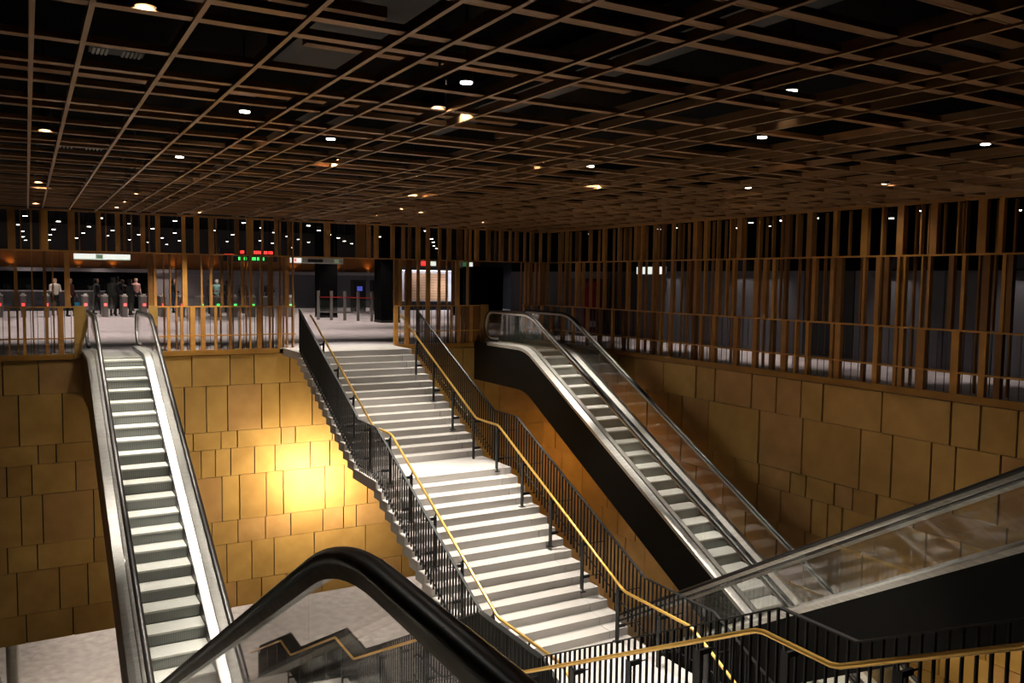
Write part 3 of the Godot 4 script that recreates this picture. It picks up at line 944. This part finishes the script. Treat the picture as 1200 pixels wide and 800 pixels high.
func lamp_row(spots: Array, y: float, r: float, face, label: String, group: String, energy: float, angle: float, col: Color, hang: float):
	# left to right as they are seen, so that each label counts its own lamp
	var cam: Camera3D = get_node("camera")
	var inv := cam.transform.affine_inverse()
	var list := []
	for q in spots:
		var p: Vector3 = inv * V(q[0], y, q[1])
		list.append([p.x / -p.z if p.z < 0 else 1000.0 + p.x, q])
	list.sort_custom(func(a, b): return a[0] < b[0])
	for i in list.size():
		var q: Array = list[i][1]
		downlight(V(q[0], y, q[1]), r, face, "%s, %s from the left" % [label, ordinal(i + 1)], group, q[2] if q.size() > 2 else energy, q[3] if q.size() > 3 else angle, col, hang)

func shaded_lamps(spots: Array, col: Color):
	# lens set back in a short black shade just in front of a cross slat, whose side it lights
	var inv: Transform3D = get_node("camera").transform.affine_inverse()
	var list := []
	for q in spots:
		var p: Vector3 = inv * V(q[0], 3.35, q[1])
		list.append([p.x / -p.z, q])
	list.sort_custom(func(a, b): return a[0] < b[0])
	for i in list.size():
		var q: Array = list[i][1]
		var at := V(q[0], 3.37, q[1] + 0.10 - 0.03 - 0.13)
		downlight(at, 0.05, M.lamp, "shaded downlight lighting a ceiling slat golden, %s from the left of its kind" % ordinal(i + 1), "shaded downlights", q[2] if q.size() > 2 else 0.7, q[3] if q.size() > 3 else 80.0, col, 4.4)
		var o: Node3D = get_child(get_child_count() - 1)
		var c := CylinderMesh.new()
		c.top_radius = 0.056
		c.bottom_radius = 0.056
		c.height = 0.10
		c.cap_top = false
		c.cap_bottom = false
		c.radial_segments = 16
		c.rings = 1
		put(o, "shade", c, M.black, at + Vector3(0, -0.03, 0))
		o.get_node("light").position = Vector3(0, -0.075, 0)

func build_lamps():
	var warm := Color(1.0, 0.965, 0.91)
	var cool := Color(1.0, 0.93, 0.88)
	# atrium: seen lamps, then those hidden just above the beams they light
	lamp_row([[2.09, 9.56, 56], [3.5, 7.03, 60], [2.04, 13.73, 66], [0.26, 16.83, 30], [3.44, 10.8, 60], [5.92, 13.91, 105, 33], [5.81, 9.5, 60], [7.66, 11.03, 80], [9.9, 14.15, 70], [6.18, 5.69, 60], [7.84, 7.65, 70], [10.21, 10.24, 48, 22], [11.76, 11.78, 45, 16], [10.49, 6.47, 60, 17], [12.11, 8.35, 16, 16]], 3.6, 0.055, M.lamp, "white round downlight glowing above the bronze ceiling grid", "downlights over the stair hall", 46.0, 26.0, warm, 4.4)
	lamp_row([[7.24, 20.65, 40, 44], [3.40, 20.68, 26, 44]], 3.5, 0.055, M.lamp, "downlight low over the stair head, close to the far screen", "downlights by the far screen", 26.0, 40.0, warm, 4.4)
	shaded_lamps([[0.2, 10.1], [0.2, 15.8], [0.2, 20.6], [1.75, 16.85, 46, 30], [1.75, 18.9, 35, 30], [1.75, 20.6, 14, 50], [6.9, 16.85, 40, 30], [7.1, 18.9, 22, 32], [0.6, 5.2], [3.1, 6.8], [7.6, 17.5], [10.1, 19.3, 55, 38], [12.2, 17.5, 42, 22], [12.0, 14.45, 32, 18], [10.5, 11.05], [12.93, 10.1], [10.9, 8.25]], warm)
	# hall
	lamp_row([[0.0, 28.0], [-0.2, 33.2], [-0.1, 38.1], [-0.1, 44.1], [0.0, 48.5], [0.9, 30.2], [0.9, 35.7], [0.9, 40.7], [1.0, 47.3], [2.0, 43.4], [2.0, 38.0], [1.9, 32.7], [3.3, 48.5], [3.0, 39.7], [2.8, 34.8], [1.9, 27.5], [2.9, 29.8], [4.2, 43.4], [4.0, 37.7], [5.3, 46.0], [3.9, 32.5], [5.2, 40.2], [6.5, 48.5], [3.9, 27.3], [5.0, 35.1], [6.3, 42.8], [5.9, 32.0], [7.1, 34.8], [8.3, 41.9], [5.8, 26.8], [6.9, 29.2], [8.0, 31.9], [9.3, 39.6], [10.5, 42.2], [9.2, 34.6], [12.9, 47.4], [10.3, 36.9], [11.5, 39.5], [7.8, 26.8], [8.9, 29.3], [12.8, 42.6], [10.1, 31.9], [11.2, 34.2], [12.4, 37.0], [13.6, 39.5], [9.9, 27.0], [12.2, 32.1], [13.5, 34.5], [17.3, 47.1], [19.9, 48.2], [11.9, 26.9], [14.5, 32.2], [15.8, 34.9], [17.7, 39.0], [19.3, 42.2], [-2.2, 30.0], [-2.2, 36.0], [-2.2, 42.0]], 3.45, 0.06, M.lamp_far, "small downlight in the ticket hall's black ceiling", "downlights in the ticket hall", 7.0, 45.0, cool, 4.4)
	# corridor
	lamp_row([[15.5, 22.3], [15.5, 18.9], [15.5, 18.2], [15.5, 15.4], [15.5, 14.4], [15.5, 13.4], [15.5, 10.8], [16.75, 20.2], [16.75, 17.2], [16.75, 16.0], [16.75, 12.4], [16.75, 9.6]], 3.3, 0.055, M.lamp_far, "small downlight in the dark corridor behind the right screen", "downlights in the corridor", 4.5, 26.0, cool, 4.4)
	# lower level, under the soffit behind the far wall
	lamp_row([[0.0, 26.0], [4.0, 26.0], [8.0, 26.0], [12.0, 26.0], [2.0, 31.0], [6.0, 31.0], [10.0, 31.0], [14.0, 31.0]], -6.66, 0.08, M.lamp_far, "downlight under the soffit of the lowest level", "downlights of the lowest level", 15.0, 60.0, cool, 0.0)
	# floodlights hung under the stairs: they make the bright patches on the gold panels
	floodlight("small floodlight hung under the staircase landing, aimed left at the gold panels", V(8.06, -4.89, 15.40), -2.255, V(5.7, -3.9, WALL_D), 32.0, 42.0)
	floodlight("second floodlight under the staircase landing, aimed right at the wall behind the black escalator", V(8.45, -4.89, 15.40), -2.255, V(10.6, -3.6, WALL_D), 16.0, 40.0)
	floodlight("floodlight under the right foreground escalator, aimed at the right gold wall", V(10.4, -3.35, 6.0), -2.60, V(WALL_X, -6.0, 8.2), 14.0, 50.0)

func floodlight(label: String, at: Vector3, top: float, tgt: Vector3, e: float, angle: float):
	var f := thing("floodlight", label, "floodlight", Vector3(at.x, top, at.z))
	var dir := (tgt - at).normalized()
	var b := Basis.looking_at(dir, Vector3.UP)
	bx(f, "rod", at.x - 0.01, at.x + 0.01, at.y + 0.06, top, -at.z - 0.01, -at.z + 0.01, M.black_steel)
	put(f, "housing", bmesh(0.26, 0.18, 0.14), M.black_steel, at, b)
	put(f, "lens", bmesh(0.22, 0.14, 0.01), M.lamp, at + dir * 0.075, b)
	var l := SpotLight3D.new()
	l.name = "light"
	f.add_child(l)
	l.position = at + dir * 0.12 - f.position
	l.basis = b
	l.spot_angle = angle
	l.spot_range = 30
	l.spot_attenuation = 2.0
	l.spot_angle_attenuation = 0.9
	l.light_energy = e
	l.light_size = 0.12
	l.light_color = Color(1.0, 0.92, 0.76)
	l.shadow_enabled = true

# ---------------------------------------------------------------- people
func capsule(p: Vector3, a: Vector3, b: Vector3, ra: float, rb: float) -> float:
	var ab := b - a
	var t := clampf((p - a).dot(ab) / maxf(ab.length_squared(), 1e-6), 0, 1)
	return (p - a - ab * t).length() - lerpf(ra, rb, t)

func body_mesh(pose: int, cols: Array) -> ArrayMesh:
	# bones: a, b, ra, rb, colour index (0 skin, 1 top, 2 trousers, 3 shoes, 4 hair)
	var sw := [0.10, 0.02, 0.16, 0.05][pose] as float
	var arm := [0.10, 0.28, 0.05, 0.20][pose] as float
	var bones := [
		[Vector3(0, 1.60, 0.015), Vector3(0, 1.66, 0.01), 0.085, 0.09, 0],
		[Vector3(0, 1.68, -0.02), Vector3(0, 1.60, -0.04), 0.092, 0.085, 4],
		[Vector3(0, 1.60, 0.09), Vector3(0, 1.62, 0.085), 0.02, 0.015, 0],
		[Vector3(0, 1.46, -0.01), Vector3(0, 1.56, 0.0), 0.055, 0.05, 0],
		[Vector3(-0.13, 1.40, 0), Vector3(0.13, 1.40, 0), 0.085, 0.085, 1],
		[Vector3(0, 1.35, 0), Vector3(0, 1.02, 0), 0.155, 0.14, 1],
		[Vector3(-0.07, 0.95, 0), Vector3(0.07, 0.95, 0), 0.125, 0.125, 2]]
	for s in [-1.0, 1.0]:
		var kn := Vector3(0.10 * s, 0.50, sw * s * 0.6)
		var an := Vector3(0.10 * s, 0.09, sw * s)
		bones.append([Vector3(0.09 * s, 0.90, 0), kn, 0.095, 0.065, 2])
		bones.append([kn, an, 0.065, 0.045, 2])
		bones.append([an + Vector3(0, -0.04, -0.03), an + Vector3(0, -0.045, 0.15), 0.045, 0.04, 3])
		var el := Vector3(0.23 * s, 1.14, -0.03 + arm * 0.3)
		var wr := Vector3(0.22 * s, 0.92 + arm * 0.8, 0.03 + arm * 0.9)
		bones.append([Vector3(0.19 * s, 1.40, 0), el, 0.058, 0.046, 1])
		bones.append([el, wr, 0.046, 0.036, 1])
		bones.append([wr, wr + (wr - el).normalized() * 0.14, 0.036, 0.028, 0])
	var cell := 0.035
	var lo := Vector3(-0.40, -0.035, -0.34)
	var nx := 23
	var ny := 52
	var nz := 24
	var f := PackedFloat32Array()
	f.resize(nx * ny * nz)
	f.fill(1.0)
	var id := PackedInt32Array()
	id.resize(nx * ny * nz)
	for bone in bones:
		var a: Vector3 = bone[0]
		var b: Vector3 = bone[1]
		var pad: float = maxf(bone[2], bone[3]) + 0.09
		var mn := (a.min(b) - Vector3.ONE * pad - lo) / cell
		var mx := (a.max(b) + Vector3.ONE * pad - lo) / cell
		for k in range(maxi(0, int(mn.z)), mini(nz, int(mx.z) + 1)):
			for j in range(maxi(0, int(mn.y)), mini(ny, int(mx.y) + 1)):
				for i in range(maxi(0, int(mn.x)), mini(nx, int(mx.x) + 1)):
					var q := (k * ny + j) * nx + i
					var dd := capsule(lo + Vector3(i, j, k) * cell, a, b, bone[2], bone[3])
					var o := f[q]
					if dd < o:
						id[q] = bone[4]
					var hh := clampf(0.5 + 0.5 * (o - dd) / 0.04, 0, 1)
					f[q] = lerpf(o, dd, hh) - 0.04 * hh * (1 - hh)
	var vid := {}
	var vp := PackedVector3Array()
	var vc := PackedColorArray()
	var edges := [[0, 1], [0, 2], [0, 4], [1, 3], [1, 5], [2, 3], [2, 6], [3, 7], [4, 5], [4, 6], [5, 7], [6, 7]]
	for k in nz - 1:
		for j in ny - 1:
			for i in nx - 1:
				var v := []
				var neg := 0
				for c in 8:
					var x := f[((k + ((c >> 2) & 1)) * ny + j + ((c >> 1) & 1)) * nx + i + (c & 1)]
					v.append(x)
					if x < 0:
						neg += 1
				if neg == 0 or neg == 8:
					continue
				var sum := Vector3.ZERO
				var cnt := 0
				for e in edges:
					var a0: float = v[e[0]]
					var b0: float = v[e[1]]
					if (a0 < 0) != (b0 < 0):
						var t := a0 / (a0 - b0)
						var pa := Vector3(e[0] & 1, (e[0] >> 1) & 1, (e[0] >> 2) & 1)
						var pb := Vector3(e[1] & 1, (e[1] >> 1) & 1, (e[1] >> 2) & 1)
						sum += pa.lerp(pb, t)
						cnt += 1
				vid[(k * ny + j) * nx + i] = vp.size()
				vp.append(lo + (Vector3(i, j, k) + sum / cnt) * cell)
				var near := (k * ny + j) * nx + i
				vc.append(cols[id[near]])
	var st := SurfaceTool.new()
	st.begin(Mesh.PRIMITIVE_TRIANGLES)
	for n in vp.size():
		st.set_color(vc[n])
		st.add_vertex(vp[n])
	var stride := [1, nx, nx * ny]
	for k in range(1, nz - 1):
		for j in range(1, ny - 1):
			for i in range(1, nx - 1):
				var q := (k * ny + j) * nx + i
				for ax in 3:
					var q2: int = q + stride[ax]
					if (f[q] < 0) == (f[q2] < 0):
						continue
					var u: int = stride[(ax + 1) % 3]
					var w: int = stride[(ax + 2) % 3]
					if not (vid.has(q) and vid.has(q - u) and vid.has(q - w) and vid.has(q - u - w)):
						continue
					var a1: int = vid[q]
					var b1: int = vid[q - u]
					var c1: int = vid[q - u - w]
					var d1: int = vid[q - w]
					var tri := [a1, b1, c1, a1, c1, d1]
					if f[q] >= 0:
						tri.reverse()
					for t in tri:
						st.add_index(t)
	st.generate_normals()
	return st.commit()

func person(label: String, x: float, d: float, turn: float, pose: int, top: Color, legs: Color, hair: Color, h := 1.0):
	var cols := [Color(0.45, 0.27, 0.19), top.srgb_to_linear(), legs.srgb_to_linear(), Color(0.02, 0.02, 0.02), hair.srgb_to_linear()]
	var o := put(self, "person", body_mesh(pose, cols), M.skin_people, V(x, 0, d))
	o.rotation.y = turn
	o.scale = Vector3(h, h, h)
	tag(o, label, "person", "people in the ticket hall")
	return o

func build_people():
	var blk := Color(0.06, 0.06, 0.07)
	person("person in a pale shirt standing behind the slats left of the escalator", 1.05, 41.9, 0.3, 1, Color(0.75, 0.72, 0.68), blk, blk, 0.94)
	person("person in a maroon top with a pale badge carrying a blue bag", 1.60, 41.0, 0.9, 0, Color(0.25, 0.06, 0.08), blk, Color(0.05, 0.03, 0.02), 0.94)
	person("person in dark clothes with a backpack left of the queue", 2.75, 43.0, 1.4, 2, Color(0.08, 0.08, 0.11), Color(0.10, 0.10, 0.13), blk, 0.94)
	person("person all in black standing between two gates with red lights", 3.28, 41.2, 2.8, 1, blk, blk, blk, 0.98)
	person("taller person in black right behind the one between the gates", 3.55, 42.6, 3.3, 3, blk, Color(0.08, 0.08, 0.1), Color(0.06, 0.04, 0.03), 1.0)
	person("person in dark blue bending by the third lit gate", 4.05, 42.0, 2.0, 0, Color(0.08, 0.10, 0.2), blk, blk, 0.94)
	person("person with light brown hair among the queue at the gates", 3.85, 43.4, 2.5, 3, Color(0.2, 0.17, 0.16), blk, Color(0.25, 0.14, 0.07), 0.92)
	person("person in a pale pink top and dark trousers walking past the queue", 4.75, 46.5, 0.4, 2, Color(0.75, 0.58, 0.55), Color(0.1, 0.1, 0.12), Color(0.05, 0.03, 0.02), 0.95)
	person("person in black before the pale poster behind the slats", 6.15, 44.0, 1.8, 3, blk, Color(0.12, 0.16, 0.22), blk, 0.95)
	person("dark figure half hidden by a slat left of the display board", 7.6, 42.5, 1.0, 1, blk, blk, blk, 0.95)
	person("person with white hair in a teal top under the display board", 8.0, 43.0, 2.9, 3, Color(0.45, 0.6, 0.58), blk, Color(0.7, 0.68, 0.65), 0.95)
	person("person in black behind the gate with the first green light", 8.62, 43.6, 3.0, 1, blk, blk, blk, 0.92)
	person("person in black with bare head right of the display board's middle", 9.15, 42.6, 2.4, 2, Color(0.09, 0.07, 0.06), blk, Color(0.1, 0.06, 0.04), 0.95)
	person("lone person in dark clothes behind the slats near the direction sign", 10.5, 43.0, 2.6, 1, Color(0.12, 0.08, 0.08), blk, Color(0.5, 0.42, 0.35), 0.95)
	person("person in a white shirt leaning at the glass barrier", 15.9, 42.0, 1.6, 3, Color(0.8, 0.78, 0.76), Color(0.5, 0.48, 0.46), blk, 0.92)
	person("second person in pale clothes facing the one at the glass barrier", 16.5, 42.0, 4.6, 1, Color(0.75, 0.72, 0.7), Color(0.3, 0.3, 0.33), blk, 0.92)
	person("person in a blue shirt before the bright kiosk", 21.3, 42.5, 2.9, 1, Color(0.10, 0.25, 0.7), Color(0.3, 0.35, 0.5), blk, 0.95)
	var bag := thing("shopping_bag", "bright blue bag hanging from the maroon-clad person's hand", "bag", V(1.85, 0.30, 40.6))
	bx(bag, "body", 1.76, 1.94, 0.30, 0.62, 40.65, 40.73, mat(Color(0.08, 0.5, 0.65), 0.6))
	tube(bag, "handle", [V(1.80, 0.62, 40.69), V(1.83, 0.80, 40.69), V(1.87, 0.80, 40.69), V(1.90, 0.62, 40.69)], 0.01, M.black, 6)
	# lowest level: column and posts
	var c := thing("column", "round steel column standing under the far wall at the lower left corner", "column", V(-0.75, LOW_Y, 25.0))
	var cy := CylinderMesh.new()
	cy.top_radius = 0.16
	cy.bottom_radius = 0.16
	cy.height = 3.45
	cy.radial_segments = 24
	put(c, "shaft", cy, M.steel, V(-0.55, LOW_Y + 1.73, 25.0))
	var cb := CylinderMesh.new()
	cb.top_radius = 0.22
	cb.bottom_radius = 0.22
	cb.height = 0.04
	cb.radial_segments = 24
	put(c, "base_plate", cb, M.steel, V(-0.55, LOW_Y + 0.02, 25.0))
